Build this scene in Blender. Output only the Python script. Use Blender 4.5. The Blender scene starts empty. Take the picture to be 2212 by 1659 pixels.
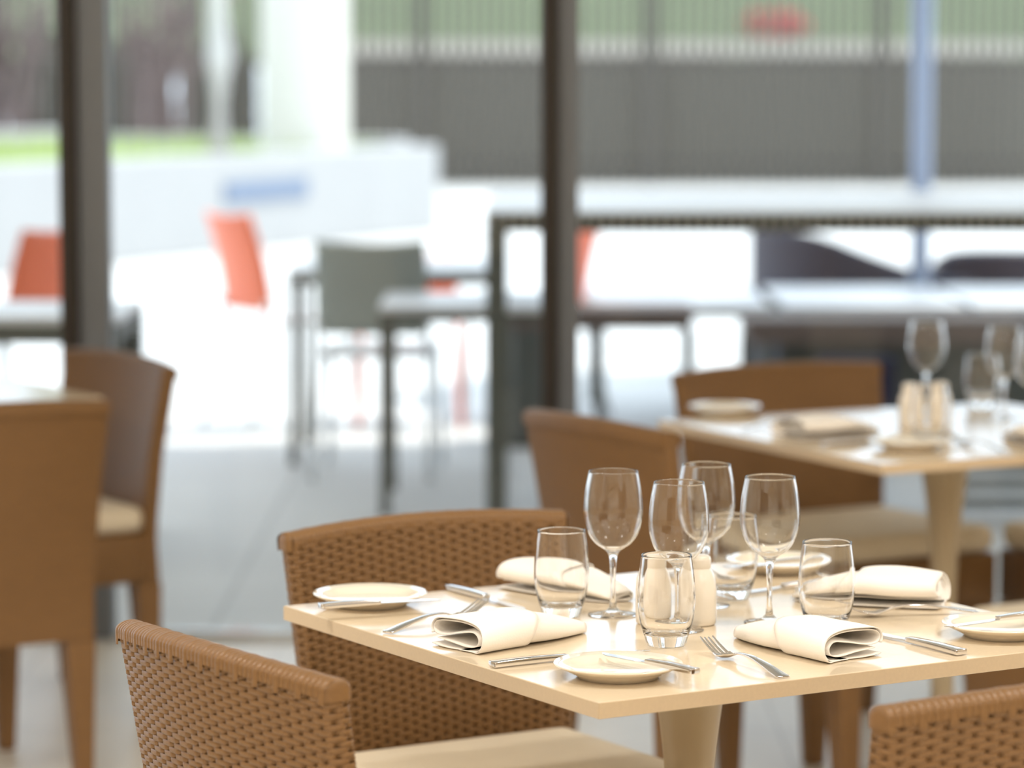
import bpy, bmesh, math, random
from mathutils import Vector, Matrix
random.seed(7)
SC = bpy.context.scene
COL = SC.collection
R = math.radians

# ------------------------------------------------------------------ camera
W, H, F = 2212.0, 1659.0, 7000.0          # image frame and focal length in pixels
PITCH, CAMZ = 0.0963964, 1.4796
cd = bpy.data.cameras.new('camera'); cam = bpy.data.objects.new('camera', cd); COL.objects.link(cam)
cam.location = (0, 0, CAMZ); cam.rotation_euler = (math.pi / 2 - PITCH, 0, 0)
cd.sensor_width = 36.0; cd.sensor_fit = 'HORIZONTAL'; cd.lens = F * 36.0 / W
cd.clip_end = 300
cd.dof.use_dof = True; cd.dof.focus_distance = 4.03; cd.dof.aperture_fstop = 3.1
SC.camera = cam

# ------------------------------------------------------------------ world, sun, exposure
wd = bpy.data.worlds.new('sky'); SC.world = wd; wd.use_nodes = True
bg = wd.node_tree.nodes['Background']; bg.inputs[0].default_value = (0.74, 0.86, 1.0, 1); bg.inputs[1].default_value = 1.9
sl = bpy.data.lights.new('sun_offscreen', 'SUN'); sl.energy = 3.6; sl.color = (1.0, 0.95, 0.87); sl.angle = R(0.6)
so = bpy.data.objects.new('sun_offscreen', sl); COL.objects.link(so)
so.rotation_euler = Vector((-0.40, -0.14, -1.0)).to_track_quat('-Z', 'Y').to_euler()
CEIL_LIGHT_W = 20.5
SC.view_settings.view_transform = 'Standard'; SC.view_settings.look = 'None'
SC.view_settings.exposure = 0.42; SC.view_settings.gamma = 1.0
SC.view_settings.use_curve_mapping = False
cy = SC.cycles
cy.use_denoising = True; cy.max_bounces = 14; cy.transmission_bounces = 14; cy.transparent_max_bounces = 16
cy.diffuse_bounces = 4; cy.glossy_bounces = 6; cy.sample_clamp_indirect = 6.0; cy.blur_glossy = 0.3

# ------------------------------------------------------------------ pixel helpers (direction only; distance from what a thing touches)
_c, _s = math.cos(PITCH), math.sin(PITCH)
def ray(u, v):
    a = (u - W / 2) / F; b = -(v - H / 2) / F
    return Vector((a, _c + b * _s, -_s + b * _c))
def atz(u, v, z):
    d = ray(u, v); return d * ((z - CAMZ) / d.z) + Vector((0, 0, CAMZ))
def aty(u, v, y):
    d = ray(u, v); return d * (y / d.y) + Vector((0, 0, CAMZ))
YAW = 0.54276
TC = Vector((0.23654, 4.2536, 0))
E1 = Vector((math.cos(YAW), math.sin(YAW), 0)); E2 = Vector((-math.sin(YAW), math.cos(YAW), 0))
def tl(a, b, z=0.0): return TC + E1 * a + E2 * b + Vector((0, 0, z))
TOP = 0.75

# ------------------------------------------------------------------ materials
def srgb(r, g, b):
    f = lambda c: (c / 255 / 12.92) if c / 255 <= 0.04045 else ((c / 255 + 0.055) / 1.055) ** 2.4
    return (f(r), f(g), f(b), 1)
def mat(name, col, rough=0.5, metal=0.0, noise=0.0, nscale=20.0, bump=0.0, bscale=60.0, spec=0.5, coat=0.0, emit=None, estr=0, sheen=0.0, coords='Object', stretch=None):
    m = bpy.data.materials.new(name); m.use_nodes = True
    nt = m.node_tree; b = nt.nodes['Principled BSDF']
    b.inputs['Base Color'].default_value = col; b.inputs['Roughness'].default_value = rough
    b.inputs['Metallic'].default_value = metal; b.inputs['Specular IOR Level'].default_value = spec
    b.inputs['Coat Weight'].default_value = coat; b.inputs['Coat Roughness'].default_value = 0.05
    b.inputs['Sheen Weight'].default_value = sheen
    if emit: b.inputs['Emission Color'].default_value = emit; b.inputs['Emission Strength'].default_value = estr
    tc = nt.nodes.new('ShaderNodeTexCoord'); src = tc.outputs[coords]
    if stretch:
        mp = nt.nodes.new('ShaderNodeMapping'); mp.inputs['Scale'].default_value = stretch
        nt.links.new(src, mp.inputs[0]); src = mp.outputs[0]
    if noise:
        n = nt.nodes.new('ShaderNodeTexNoise'); n.inputs['Scale'].default_value = nscale; n.inputs['Detail'].default_value = 4
        nt.links.new(src, n.inputs['Vector'])
        mx = nt.nodes.new('ShaderNodeMix'); mx.data_type = 'RGBA'
        mx.inputs[6].default_value = tuple(c * (1 - noise) for c in col[:3]) + (1,)
        mx.inputs[7].default_value = tuple(min(1, c * (1 + noise)) for c in col[:3]) + (1,)
        nt.links.new(n.outputs['Fac'], mx.inputs[0]); nt.links.new(mx.outputs[2], b.inputs['Base Color'])
    if bump:
        n2 = nt.nodes.new('ShaderNodeTexNoise'); n2.inputs['Scale'].default_value = bscale; n2.inputs['Detail'].default_value = 3
        nt.links.new(src, n2.inputs['Vector'])
        bp = nt.nodes.new('ShaderNodeBump'); bp.inputs['Strength'].default_value = bump; bp.inputs['Distance'].default_value = 0.01
        nt.links.new(n2.outputs['Fac'], bp.inputs['Height']); nt.links.new(bp.outputs[0], b.inputs['Normal'])
    return m
def glass(name, col=(1, 1, 1, 1), ior=1.47):
    m = bpy.data.materials.new(name); m.use_nodes = True; nt = m.node_tree; nt.nodes.clear()
    o = nt.nodes.new('ShaderNodeOutputMaterial'); g = nt.nodes.new('ShaderNodeBsdfGlass')
    g.inputs['Color'].default_value = col; g.inputs['Roughness'].default_value = 0.0; g.inputs['IOR'].default_value = ior
    nt.links.new(g.outputs[0], o.inputs[0]); return m
def thin_glass(name):
    m = bpy.data.materials.new(name); m.use_nodes = True; nt = m.node_tree; nt.nodes.clear()
    o = nt.nodes.new('ShaderNodeOutputMaterial'); mx = nt.nodes.new('ShaderNodeMixShader')
    t = nt.nodes.new('ShaderNodeBsdfTransparent'); t.inputs[0].default_value = (0.97, 0.985, 0.98, 1)
    g = nt.nodes.new('ShaderNodeBsdfGlossy'); g.inputs['Roughness'].default_value = 0.0
    fr = nt.nodes.new('ShaderNodeFresnel'); fr.inputs[0].default_value = 1.3
    nt.links.new(fr.outputs[0], mx.inputs[0]); nt.links.new(t.outputs[0], mx.inputs[1]); nt.links.new(g.outputs[0], mx.inputs[2])
    nt.links.new(mx.outputs[0], o.inputs[0]); return m
def weave_mat(name, col, dark):
    """woven wicker for chairs too far and soft to show single strands: brick pattern plus relief"""
    m = bpy.data.materials.new(name); m.use_nodes = True; nt = m.node_tree; b = nt.nodes['Principled BSDF']
    b.inputs['Roughness'].default_value = 0.5
    tc = nt.nodes.new('ShaderNodeTexCoord'); sx = nt.nodes.new('ShaderNodeSeparateXYZ'); cx = nt.nodes.new('ShaderNodeCombineXYZ')
    nt.links.new(tc.outputs['Object'], sx.inputs[0])
    ad = nt.nodes.new('ShaderNodeMath'); ad.operation = 'ADD'
    nt.links.new(sx.outputs[0], ad.inputs[0]); nt.links.new(sx.outputs[1], ad.inputs[1])
    nt.links.new(ad.outputs[0], cx.inputs[0]); nt.links.new(sx.outputs[2], cx.inputs[1])
    br = nt.nodes.new('ShaderNodeTexBrick'); br.inputs['Scale'].default_value = 1
    br.inputs['Color1'].default_value = col; br.inputs['Color2'].default_value = tuple(c * 0.9 for c in col[:3]) + (1,)
    br.inputs['Mortar'].default_value = dark; br.inputs['Mortar Size'].default_value = 0.0012; br.inputs['Mortar Smooth'].default_value = 0.4
    br.inputs['Brick Width'].default_value = 0.036; br.inputs['Row Height'].default_value = 0.0066
    nt.links.new(cx.outputs[0], br.inputs['Vector']); nt.links.new(br.outputs['Color'], b.inputs['Base Color'])
    bp = nt.nodes.new('ShaderNodeBump'); bp.invert = True; bp.inputs['Strength'].default_value = 0.8; bp.inputs['Distance'].default_value = 0.002
    nt.links.new(br.outputs['Fac'], bp.inputs['Height']); nt.links.new(bp.outputs[0], b.inputs['Normal'])
    return m
def paver_mat(name, c1, c2, mortar, bw, rh, ms=0.004, rough=0.6, bump=0.15):
    m = bpy.data.materials.new(name); m.use_nodes = True; nt = m.node_tree; b = nt.nodes['Principled BSDF']
    b.inputs['Roughness'].default_value = rough
    tc = nt.nodes.new('ShaderNodeTexCoord')
    br = nt.nodes.new('ShaderNodeTexBrick'); br.offset = 0.0; br.inputs['Scale'].default_value = 1
    br.inputs['Color1'].default_value = c1; br.inputs['Color2'].default_value = c2; br.inputs['Mortar'].default_value = mortar
    br.inputs['Mortar Size'].default_value = ms; br.inputs['Brick Width'].default_value = bw; br.inputs['Row Height'].default_value = rh
    nt.links.new(tc.outputs['Object'], br.inputs['Vector'])
    n = nt.nodes.new('ShaderNodeTexNoise'); n.inputs['Scale'].default_value = 1.3; n.inputs['Detail'].default_value = 5
    nt.links.new(tc.outputs['Object'], n.inputs['Vector'])
    mp = nt.nodes.new('ShaderNodeMapRange'); mp.inputs[3].default_value = 0.88; mp.inputs[4].default_value = 1.08
    nt.links.new(n.outputs['Fac'], mp.inputs[0])
    mx = nt.nodes.new('ShaderNodeMix'); mx.data_type = 'RGBA'; mx.blend_type = 'MULTIPLY'; mx.inputs[0].default_value = 1
    nt.links.new(br.outputs['Color'], mx.inputs[6]); nt.links.new(mp.outputs[0], mx.inputs[7]); nt.links.new(mx.outputs[2], b.inputs['Base Color'])
    return m
M = dict(
    wicker=mat('wicker', srgb(127, 92, 52), 0.40, noise=0.16, nscale=35, bump=0.12, bscale=180, stretch=(1, 1, 4)),
    wicker_core=mat('wicker_core', srgb(127, 92, 52), 0.6),
    weave=weave_mat('weave', srgb(127, 92, 52), srgb(127, 92, 52)),
    leg=mat('chair_leg', srgb(127, 92, 52), 0.5, noise=0.1, bump=0.2, bscale=120, stretch=(1, 1, 5)),
    cushion=mat('cushion', srgb(222, 208, 182), 0.8, noise=0.05, bump=0.12, bscale=220, sheen=0.2),
    laminate=mat('laminate', srgb(224, 206, 178), 0.12, noise=0.04, nscale=160, spec=0.5),
    laminate_edge=mat('laminate_edge', srgb(212, 190, 158), 0.4, noise=0.06, nscale=220),
    pedestal=mat('pedestal', srgb(196, 178, 146), 0.35, noise=0.03),
    porcelain=mat('porcelain', srgb(242, 232, 212), 0.06, coat=0.6),
    ceramic=mat('ceramic', srgb(246, 238, 224), 0.22, coat=0.3),
    steel=mat('steel', (0.78, 0.78, 0.80, 1), 0.10, metal=1.0),
    blade=mat('blade', (0.74, 0.76, 0.80, 1), 0.16, metal=1.0),
    linen=mat('linen', srgb(250, 244, 235), 0.85, bump=0.05, bscale=400, sheen=0.3),
    glass=glass('clear_glass'), pane=thin_glass('window_glass'),
    floor=paver_mat('floor_tile', srgb(238, 234, 224), srgb(234, 230, 220), srgb(214, 208, 198), 0.6, 0.6, rough=0.35),
    patio=paver_mat('patio_paving', srgb(208, 207, 205), srgb(202, 201, 199), srgb(180, 179, 177), 0.8, 0.8, ms=0.008),
    plaster=mat('plaster', srgb(226, 206, 176), 0.8, noise=0.02, nscale=3),
    ceiling=mat('ceiling_paint', srgb(238, 230, 216), 0.9),
    mullion_brown=mat('mullion_brown', srgb(32, 24, 16), 0.5, noise=0.1),
    frame_grey=mat('frame_grey', srgb(112, 117, 124), 0.4, metal=0.2, noise=0.05),
    dark_frame=mat('dark_frame', srgb(84, 88, 84), 0.5),
    white_top=mat('white_top', srgb(225, 226, 230), 0.35),
    orange=mat('orange_plastic', srgb(238, 116, 78), 0.45),
    grey_mesh=mat('grey_mesh', srgb(158, 164, 158), 0.6),
    pale_metal=mat('pale_metal', srgb(208, 212, 214), 0.35, metal=0.3),
    bench_wood=mat('bench_wood', srgb(112, 98, 92), 0.6, noise=0.12, nscale=8),
    dark_violet=mat('dark_wicker', srgb(44, 40, 56), 0.6, noise=0.12, nscale=60),
    navy=mat('navy_cloth', srgb(34, 36, 62), 0.8),
    pole=mat('pole_blue_grey', srgb(150, 164, 190), 0.4, metal=0.2),
    canvas=mat('canvas', srgb(214, 214, 208), 0.8),
    concrete=mat('concrete', srgb(166, 166, 166), 0.8, noise=0.06, nscale=2),
    front_panel=mat('panel_blue_grey', srgb(112, 126, 148), 0.6),
    column=mat('column_white', srgb(212, 209, 198), 0.7, noise=0.03, nscale=4),
    bark=mat('pale_bark', srgb(226, 222, 216), 0.85, noise=0.08, nscale=6),
    twig=mat('twig_pink_grey', srgb(116, 102, 100), 0.9, noise=0.15, nscale=6),
    fence=mat('fence_timber', srgb(84, 80, 74), 0.8, noise=0.15, nscale=4, stretch=(1, 1, 0.2)),
    retain=mat('retaining_wall', srgb(150, 146, 134), 0.9, noise=0.08, nscale=1.2),
    lawn=mat('lawn', srgb(98, 112, 78), 0.95, noise=0.3, nscale=0.6),
    path=mat('path_gravel', srgb(168, 163, 154), 0.9, noise=0.05, nscale=2),
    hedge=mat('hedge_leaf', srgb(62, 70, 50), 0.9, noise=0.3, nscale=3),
    grass=mat('grass_blade', srgb(176, 196, 120), 0.8, noise=0.2, nscale=3),
    flower=mat('red_flowers', srgb(214, 92, 92), 0.8, noise=0.2, nscale=5),
    diffuser=mat('lamp_diffuser', srgb(240, 236, 226), 0.5),
    lamp_rim=mat('lamp_rim', srgb(225, 222, 214), 0.4),
)

# ------------------------------------------------------------------ mesh helpers
class MB:
    def __init__(s): s.v = []; s.f = []
    def add(s, vs, fs):
        o = len(s.v); s.v += [tuple(p) for p in vs]; s.f += [tuple(i + o for i in q) for q in fs]; return s
    def box(s, x0, x1, y0, y1, z0, z1):
        return s.add([(x, y, z) for z in (z0, z1) for y in (y0, y1) for x in (x0, x1)],
                     [(0, 2, 3, 1), (4, 5, 7, 6), (0, 1, 5, 4), (2, 6, 7, 3), (0, 4, 6, 2), (1, 3, 7, 5)])
    def frus(s, z0, z1, r0, r1):
        """r = (x0,x1,y0,y1) at z0 and z1"""
        a = [(x, y, z0) for y in r0[2:] for x in r0[:2]] + [(x, y, z1) for y in r1[2:] for x in r1[:2]]
        return s.add(a, [(0, 2, 3, 1), (4, 5, 7, 6), (0, 1, 5, 4), (2, 6, 7, 3), (0, 4, 6, 2), (1, 3, 7, 5)])
    def lathe(s, prof, n=48, closed=False):
        vs = []; fs = []; m = len(prof)
        for i in range(n):
            a = 2 * math.pi * i / n; ca, sa = math.cos(a), math.sin(a)
            vs += [(r * ca, r * sa, z) for r, z in prof]
        for i in range(n):
            j = (i + 1) % n
            for k in range(m if closed else m - 1):
                l = (k + 1) % m
                fs.append((i * m + k, j * m + k, j * m + l, i * m + l))
        return s.add(vs, fs)
    def tube(s, pts, rad, n=8, cap=True):
        pts = [Vector(p) for p in pts]; rs = rad if isinstance(rad, (list, tuple)) else [rad] * len(pts)
        vs = []; fs = []; up = Vector((0, 0, 1))
        for i, p in enumerate(pts):
            d = (pts[min(i + 1, len(pts) - 1)] - pts[max(i - 1, 0)]).normalized()
            a = d.cross(up)
            if a.length < 1e-3: a = d.cross(Vector((1, 0, 0)))
            a.normalize(); b = a.cross(d).normalized()
            for k in range(n):
                t = 2 * math.pi * k / n; vs.append(p + (a * math.cos(t) + b * math.sin(t)) * rs[i])
        for i in range(len(pts) - 1):
            for k in range(n):
                l = (k + 1) % n; fs.append((i * n + k, i * n + l, (i + 1) * n + l, (i + 1) * n + k))
        if cap: fs.append(tuple(range(n))[::-1]); fs.append(tuple((len(pts) - 1) * n + k for k in range(n)))
        return s.add(vs, fs)
    def sheet(s, rows, closed=False):
        m = len(rows[0]); vs = [p for r in rows for p in r]; fs = []
        for i in range(len(rows) - 1):
            for k in range(m if closed else m - 1):
                l = (k + 1) % m; fs.append((i * m + k, i * m + l, (i + 1) * m + l, (i + 1) * m + k))
        return s.add(vs, fs)
    def data(s, name, m, smooth=False, bevel=0, seg=2, weld=True):
        me = bpy.data.meshes.new(name); me.from_pydata(s.v, [], s.f)
        bm = bmesh.new(); bm.from_mesh(me)
        if weld: bmesh.ops.remove_doubles(bm, verts=bm.verts, dist=1e-6)
        bmesh.ops.recalc_face_normals(bm, faces=bm.faces)
        if bevel: bmesh.ops.bevel(bm, geom=bm.edges[:], offset=bevel, segments=seg, affect='EDGES', profile=0.5)
        bm.to_mesh(me); bm.free()
        if smooth: me.polygons.foreach_set('use_smooth', [True] * len(me.polygons))
        me.materials.append(M[m]); return me
    def obj(s, name, m, parent=None, loc=None, **k):
        return link(name, s.data(name, m, **k), parent, loc)
def link(name, me, parent=None, loc=None, rz=None):
    o = bpy.data.objects.new(name, me); COL.objects.link(o)
    if parent: o.parent = parent
    if loc is not None: o.location = loc
    if rz is not None: o.rotation_euler = (0, 0, rz)
    return o
def tag(o, label=None, cat=None, group=None, kind=None):
    for k, v in (('label', label), ('category', cat), ('group', group), ('kind', kind)):
        if v: o[k] = v
    return o
def thing(name, label, cat, loc=(0, 0, 0), rz=0, group=None):
    o = bpy.data.objects.new(name, None); COL.objects.link(o); o.empty_display_size = 0.1
    o.location = loc; o.rotation_euler = (0, 0, rz); return tag(o, label, cat, group)
def copy_tree(o, parent=None):
    c = o.copy(); COL.objects.link(c); c.parent = parent
    for ch in list(o.children): copy_tree(ch, c)
    return c
def place(o, loc, rz, label, group=None):
    o.location = loc; o.rotation_euler = (0, 0, rz); o['label'] = label
    if group: o['group'] = group
    return o
def catmull(P, n):
    out = []; P = [Vector(p) for p in P]
    for i in range(len(P) - 1):
        p0, p1, p2, p3 = P[max(i - 1, 0)], P[i], P[i + 1], P[min(i + 2, len(P) - 1)]
        for k in range(n):
            t = k / n
            out.append(0.5 * ((2 * p1) + (p2 - p0) * t + (2 * p0 - 5 * p1 + 4 * p2 - p3) * t * t + (3 * p1 - p0 - 3 * p2 + p3) * t ** 3))
    out.append(P[-1]); return out

# ================================================================== THE SETTING
GL = 8.36                                   # line of the glazing
def struct(o): o['kind'] = 'structure'; return o
struct(MB().box(-6, 6, -3.5, GL - 0.06, -0.12, 0).obj('floor', 'floor'))
struct(MB().box(-14, 14, GL + 0.08, 43.0, -0.12, -0.004).obj('patio_paving', 'patio'))
struct(MB().box(-6.2, 6.2, GL - 0.06, GL + 0.08, -0.12, 0.004).obj('trim_1', 'pale_metal'))
struct(MB().box(-6.2, 6.2, -3.7, GL + 0.1, 3.0, 3.2).obj('ceiling', 'ceiling'))
struct(MB().box(-6.2, 6.2, -3.7, -3.5, 0, 3.0).obj('wall_back', 'plaster'))
struct(MB().box(-6.2, -6.0, -3.5, GL, 0, 3.0).obj('wall_left', 'plaster'))
struct(MB().box(6.0, 6.2, -3.5, GL, 0, 3.0).obj('wall_right', 'plaster'))
struct(MB().box(-6.2, 6.2, GL + 0.1, 13.25, 3.0, 3.2).obj('roof_overhang', 'ceiling'))
# glazing: brown inner mullion and grey aluminium stile at each post, panes between
px1 = aty(138, 800, GL).x; px2 = aty(1168, 800, GL).x
posts = [px1 - 2 * (px2 - px1), px1 - (px2 - px1), px1, px2, px2 + 1.7, px2 + 3.2]
for i, x in enumerate(posts):
    gw = 0.078 if i != 3 else 0.052
    w = tag(bpy.data.objects.new('window_%d' % (i + 1), None), kind='structure'); COL.objects.link(w); w.location = (x, GL, 0)
    MB().box(0, 0.044, -0.05, 0.05, 0.004, 3.0).obj('mullion', 'mullion_brown', w, bevel=0.003)
    MB().box(0.045, 0.045 + gw, -0.02, 0.06, 0.004, 3.0).obj('stile', 'frame_grey', w, bevel=0.003)
    if i < len(posts) - 1:
        nx = posts[i + 1] - x
        MB().box(0.045 + gw, nx - 0.001, 0.012, 0.024, 0.0225, 2.95).obj('pane', 'pane', w)
        MB().box(0.045 + gw, nx - 0.001, -0.012, 0.04, 0.004, 0.022).obj('bottom_rail', 'pale_metal', w)
        MB().box(0.045 + gw, nx - 0.001, -0.02, 0.05, 2.95, 3.0).obj('top_rail', 'frame_grey', w)
# ceiling lights of the room
lights = [(x, y) for y in (-1.4, 1.3, 4.0) for x in (-3.6, -1.2, 1.2, 3.6)]
rim = MB().lathe([(0.19, 0), (0.22, -0.02), (0.22, -0.03), (0.18, -0.03), (0.18, 0)], 32, True).data('rim', 'lamp_rim', smooth=False)
dif = MB().lathe([(0.0, -0.02), (0.179, -0.02)], 32).data('diffuser', 'diffuser')
for i, (x, y) in enumerate(lights):
    t = thing('ceiling_light', 'round flush ceiling light of the dining room', 'ceiling light', (x, y, 2.999), 0, 'ceiling lights of the dining room')
    link('rim', rim, t); link('diffuser', dif, t)
    ld = bpy.data.lights.new('ceiling_lamp_offscreen', 'AREA'); ld.shape = 'DISK'; ld.size = 0.34; ld.energy = CEIL_LIGHT_W; ld.color = (1.0, 0.95, 0.89)
    lo = bpy.data.objects.new('ceiling_lamp_offscreen', ld); COL.objects.link(lo); lo.parent = t; lo.location = (0, 0, -0.036)

# ================================================================== WICKER CHAIRS
ZB0, ZB1, TH = 0.31, 0.80, 0.036
SAG, ARCH = 0.03, 0.010
def hw(z): return 0.216 + (z - ZB0) * 0.05
def yb(z): return -0.205 - max(0, z - 0.42) * 0.16
def back_pt(x, z):
    w = hw(z); q = (x / w) ** 2
    return yb(z) + SAG * q * min(1, max(0, (z - 0.3) / 0.3)), z + ARCH * (1 - q) * (z - ZB0) / (ZB1 - ZB0)
def outline(z, n, grow=0.0):
    """closed loop around the back panel at height z; returns (point, outward normal) n times, evenly spaced"""
    w = hw(z) + grow; r = 0.012; h = TH / 2 + grow; pl = []
    K = 40
    for k in range(K + 1):
        x = -w + r + (2 * w - 2 * r) * k / K; y, zz = back_pt(x, z); pl.append(Vector((x, y + h, zz)))
    for k in range(1, 6):
        a = math.pi / 2 * (1 - k / 5); y, zz = back_pt(w - r, z); pl.append(Vector((w - r + r * math.cos(a), y + h - r + r * math.sin(a), zz)))
    for k in range(0, 6):
        a = -math.pi / 2 * k / 5; y, zz = back_pt(w - r, z); pl.append(Vector((w - r + r * math.cos(a), y - h + r + r * math.sin(a), zz)))
    for k in range(1, K + 1):
        x = w - r - (2 * w - 2 * r) * k / K; y, zz = back_pt(x, z); pl.append(Vector((x, y - h, zz)))
    for k in range(1, 6):
        a = -math.pi / 2 - math.pi / 2 * k / 5; y, zz = back_pt(-w + r, z); pl.append(Vector((-w + r + r * math.cos(a), y - h + r + r * math.sin(a), zz)))
    for k in range(0, 5):
        a = math.pi - math.pi / 2 * k / 5; y, zz = back_pt(-w + r, z); pl.append(Vector((-w + r + r * math.cos(a), y + h - r + r * math.sin(a), zz)))
    L = [0]
    for i in range(len(pl)): L.append(L[-1] + (pl[(i + 1) % len(pl)] - pl[i]).length)
    out = []; j = 0
    for k in range(n):
        t = L[-1] * k / n
        while L[j + 1] < t: j += 1
        a, b = pl[j], pl[(j + 1) % len(pl)]; f = (t - L[j]) / max(1e-9, L[j + 1] - L[j])
        p = a.lerp(b, f); d = (b - a); nrm = Vector((-d.y, d.x, 0))
        if nrm.length < 1e-9: nrm = out[-1][1].copy()
        out.append((p, nrm.normalized()))
    return out
STAKES, PER = 56, 7
PITCHZ = 0.0066
strand_data = []
def make_strands():
    rows = int((ZB1 - 0.008 - ZB0) / PITCHZ); n = STAKES * PER
    for r in range(rows):
        z = ZB0 + 0.004 + r * PITCHZ; ol = outline(z, n); hh = 0.0036
        lines = [[] for _ in range(4)]
        for k, (p, nr) in enumerate(ol):
            f = (k / (2 * PER) + 0.5 * (r % 2)) % 1.0; dd = min(f, 1 - f)
            am = 0.0010 + 0.0006 * math.sin(math.pi * f) - 0.0048 * math.exp(-(dd / 0.100) ** 2)
            for q, (dz, dn) in enumerate(((-hh, -0.0014), (-hh * 0.75, 0.0), (hh * 0.6, 0.0004), (hh, -0.0006))):
                lines[q].append(p + nr * (am + dn) + Vector((0, 0, dz)))
        mb = MB().sheet(lines, closed=True)
        strand_data.append(mb.data('wicker_strand', 'wicker', smooth=True, weld=False))
make_strands()
def rounded_box(x0, x1, y0, y1, z0, z1, r, name, m, seg=3):
    return MB().box(x0, x1, y0, y1, z0, z1).data(name, m, smooth=True, bevel=r, seg=seg)
def core_panel(grow, name, m, smooth=True, ztop=ZB1, rows=10):
    ls = []
    for i in range(rows + 1):
        z = ZB0 + (ztop - ZB0) * i / rows; ls.append([p for p, _ in outline(z, 96, grow)])
    mb = MB().sheet(ls, closed=True)
    mb.f.append(tuple(range(96))); mb.f.append(tuple(range(rows * 96, rows * 96 + 96)))
    return mb.data(name, m, smooth=smooth)
D_core = core_panel(-0.0040, 'back_core', 'wicker_core', ztop=ZB1 - 0.004)
def smooth_by_angle(me):
    try: me.set_sharp_from_angle(angle=R(40))
    except Exception: pass
D_panel = core_panel(0.0, 'backrest', 'weave'); smooth_by_angle(D_panel)
# rolled top edge of the back: a rounded bead along the curve
def rail_path(n):
    out = []
    for k in range(n):
        x = -hw(ZB1) + 0.006 + (2 * hw(ZB1) - 0.012) * k / (n - 1); y, z = back_pt(x, ZB1); out.append((x, y, z))
    return out
def rail_mesh(name, m, rad, droop):
    rows = []
    for (x, y, z) in rail_path(41):
        row = []
        for k in range(13):
            a = math.pi * k / 12; row.append((x, y + math.cos(a) * rad, z - 0.006 + math.sin(a) * rad * 0.62))
        rows.append([(x, y + rad, z - droop)] + row + [(x, y - rad, z - droop)])
    mb = MB().sheet(rows); m2 = len(rows[0])
    mb.f.append(tuple(range(m2))); mb.f.append(tuple((len(rows) - 1) * m2 + k for k in range(m2)))
    return mb.data(name, m, smooth=True)
D_rail = rail_mesh('top_rail', 'weave', TH / 2 + 0.003, 0.022); smooth_by_angle(D_rail)
D_railcore = rail_mesh('rail_core', 'wicker_core', TH / 2 - 0.0006, 0.016); smooth_by_angle(D_railcore)
def wrap_band(width, rad, droop, name):
    rows = []
    for xx, dn in ((-width / 2, -0.0012), (-width * 0.32, 0.0), (width * 0.32, 0.0), (width / 2, -0.0012)):
        row = [(xx, rad + dn, -droop)]
        for k in range(15):
            a = math.pi * k / 14; row.append((xx, math.cos(a) * (rad + dn), -0.006 + math.sin(a) * (rad * 0.62 + dn)))
        row.append((xx, -rad - dn, -droop)); rows.append(row)
    return MB().sheet(rows).data(name, 'wicker', smooth=True)
D_band = [wrap_band(0.0092, TH / 2 + 0.0018, 0.0150, 'rail_strand'), wrap_band(0.0104, TH / 2 + 0.0024, 0.0225, 'rail_strand')]
def corner_cap(sx):
    mb = MB(); vs = []; rad = TH / 2 + 0.0018
    mb2 = []
    for i in range(9):
        b = math.pi / 2 * i / 8; row = []
        for k in range(15):
            a = math.pi * k / 14
            row.append((sx * math.sin(b) * rad * 0.30, math.cos(a) * rad * (0.35 + 0.65 * math.cos(b)), -0.006 + math.sin(a) * rad * 0.62 * math.cos(b)))
        row = [(row[0][0], row[0][1], -0.02)] + row + [(row[-1][0], row[-1][1], -0.02)]; mb2.append(row)
    mb.sheet(mb2); k = len(mb2[0]); mb.f.append(tuple(8 * k + i for i in range(k)))
    return mb.data('corner_cap', 'wicker', smooth=True)
D_cap = {-1: corner_cap(-1), 1: corner_cap(1)}
D_cush = rounded_box(-0.215, 0.215, -0.185, 0.235, 0.425, 0.485, 0.024, 'seat_cushion', 'cushion', 4)
D_apron = rounded_box(-0.216, 0.216, -0.19, 0.235, 0.31, 0.424, 0.008, 'seat_apron', 'weave', 2)
def leg_data(sx, fy):
    if fy > 0: y0, y1 = 0.18, 0.235
    else: y0, y1 = -0.223, -0.165
    xo = 0.216; xi = 0.154
    a = (xi, xo) if sx > 0 else (-xo, -xi)
    b = (xi + 0.02, xo - 0.008) if sx > 0 else (-xo + 0.008, -xi - 0.02)
    ya = (y0, y1); ybm = (y0 + (0.0 if fy < 0 else 0.018), y1 - (0.018 if fy < 0 else 0.0))
    return MB().frus(0.0, 0.3095, (*b, *ybm), (*a, *ya)).data('leg', 'leg', bevel=0.006)
D_leg = {(sx, fy): leg_data(sx, fy) for sx in (-1, 1) for fy in (-1, 1)}
D_tie = rounded_box(-0.014, 0.014, -0.0012, 0.0012, -0.125, 0.0, 0.0008, 'cushion_tie', 'cushion', 1)
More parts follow.
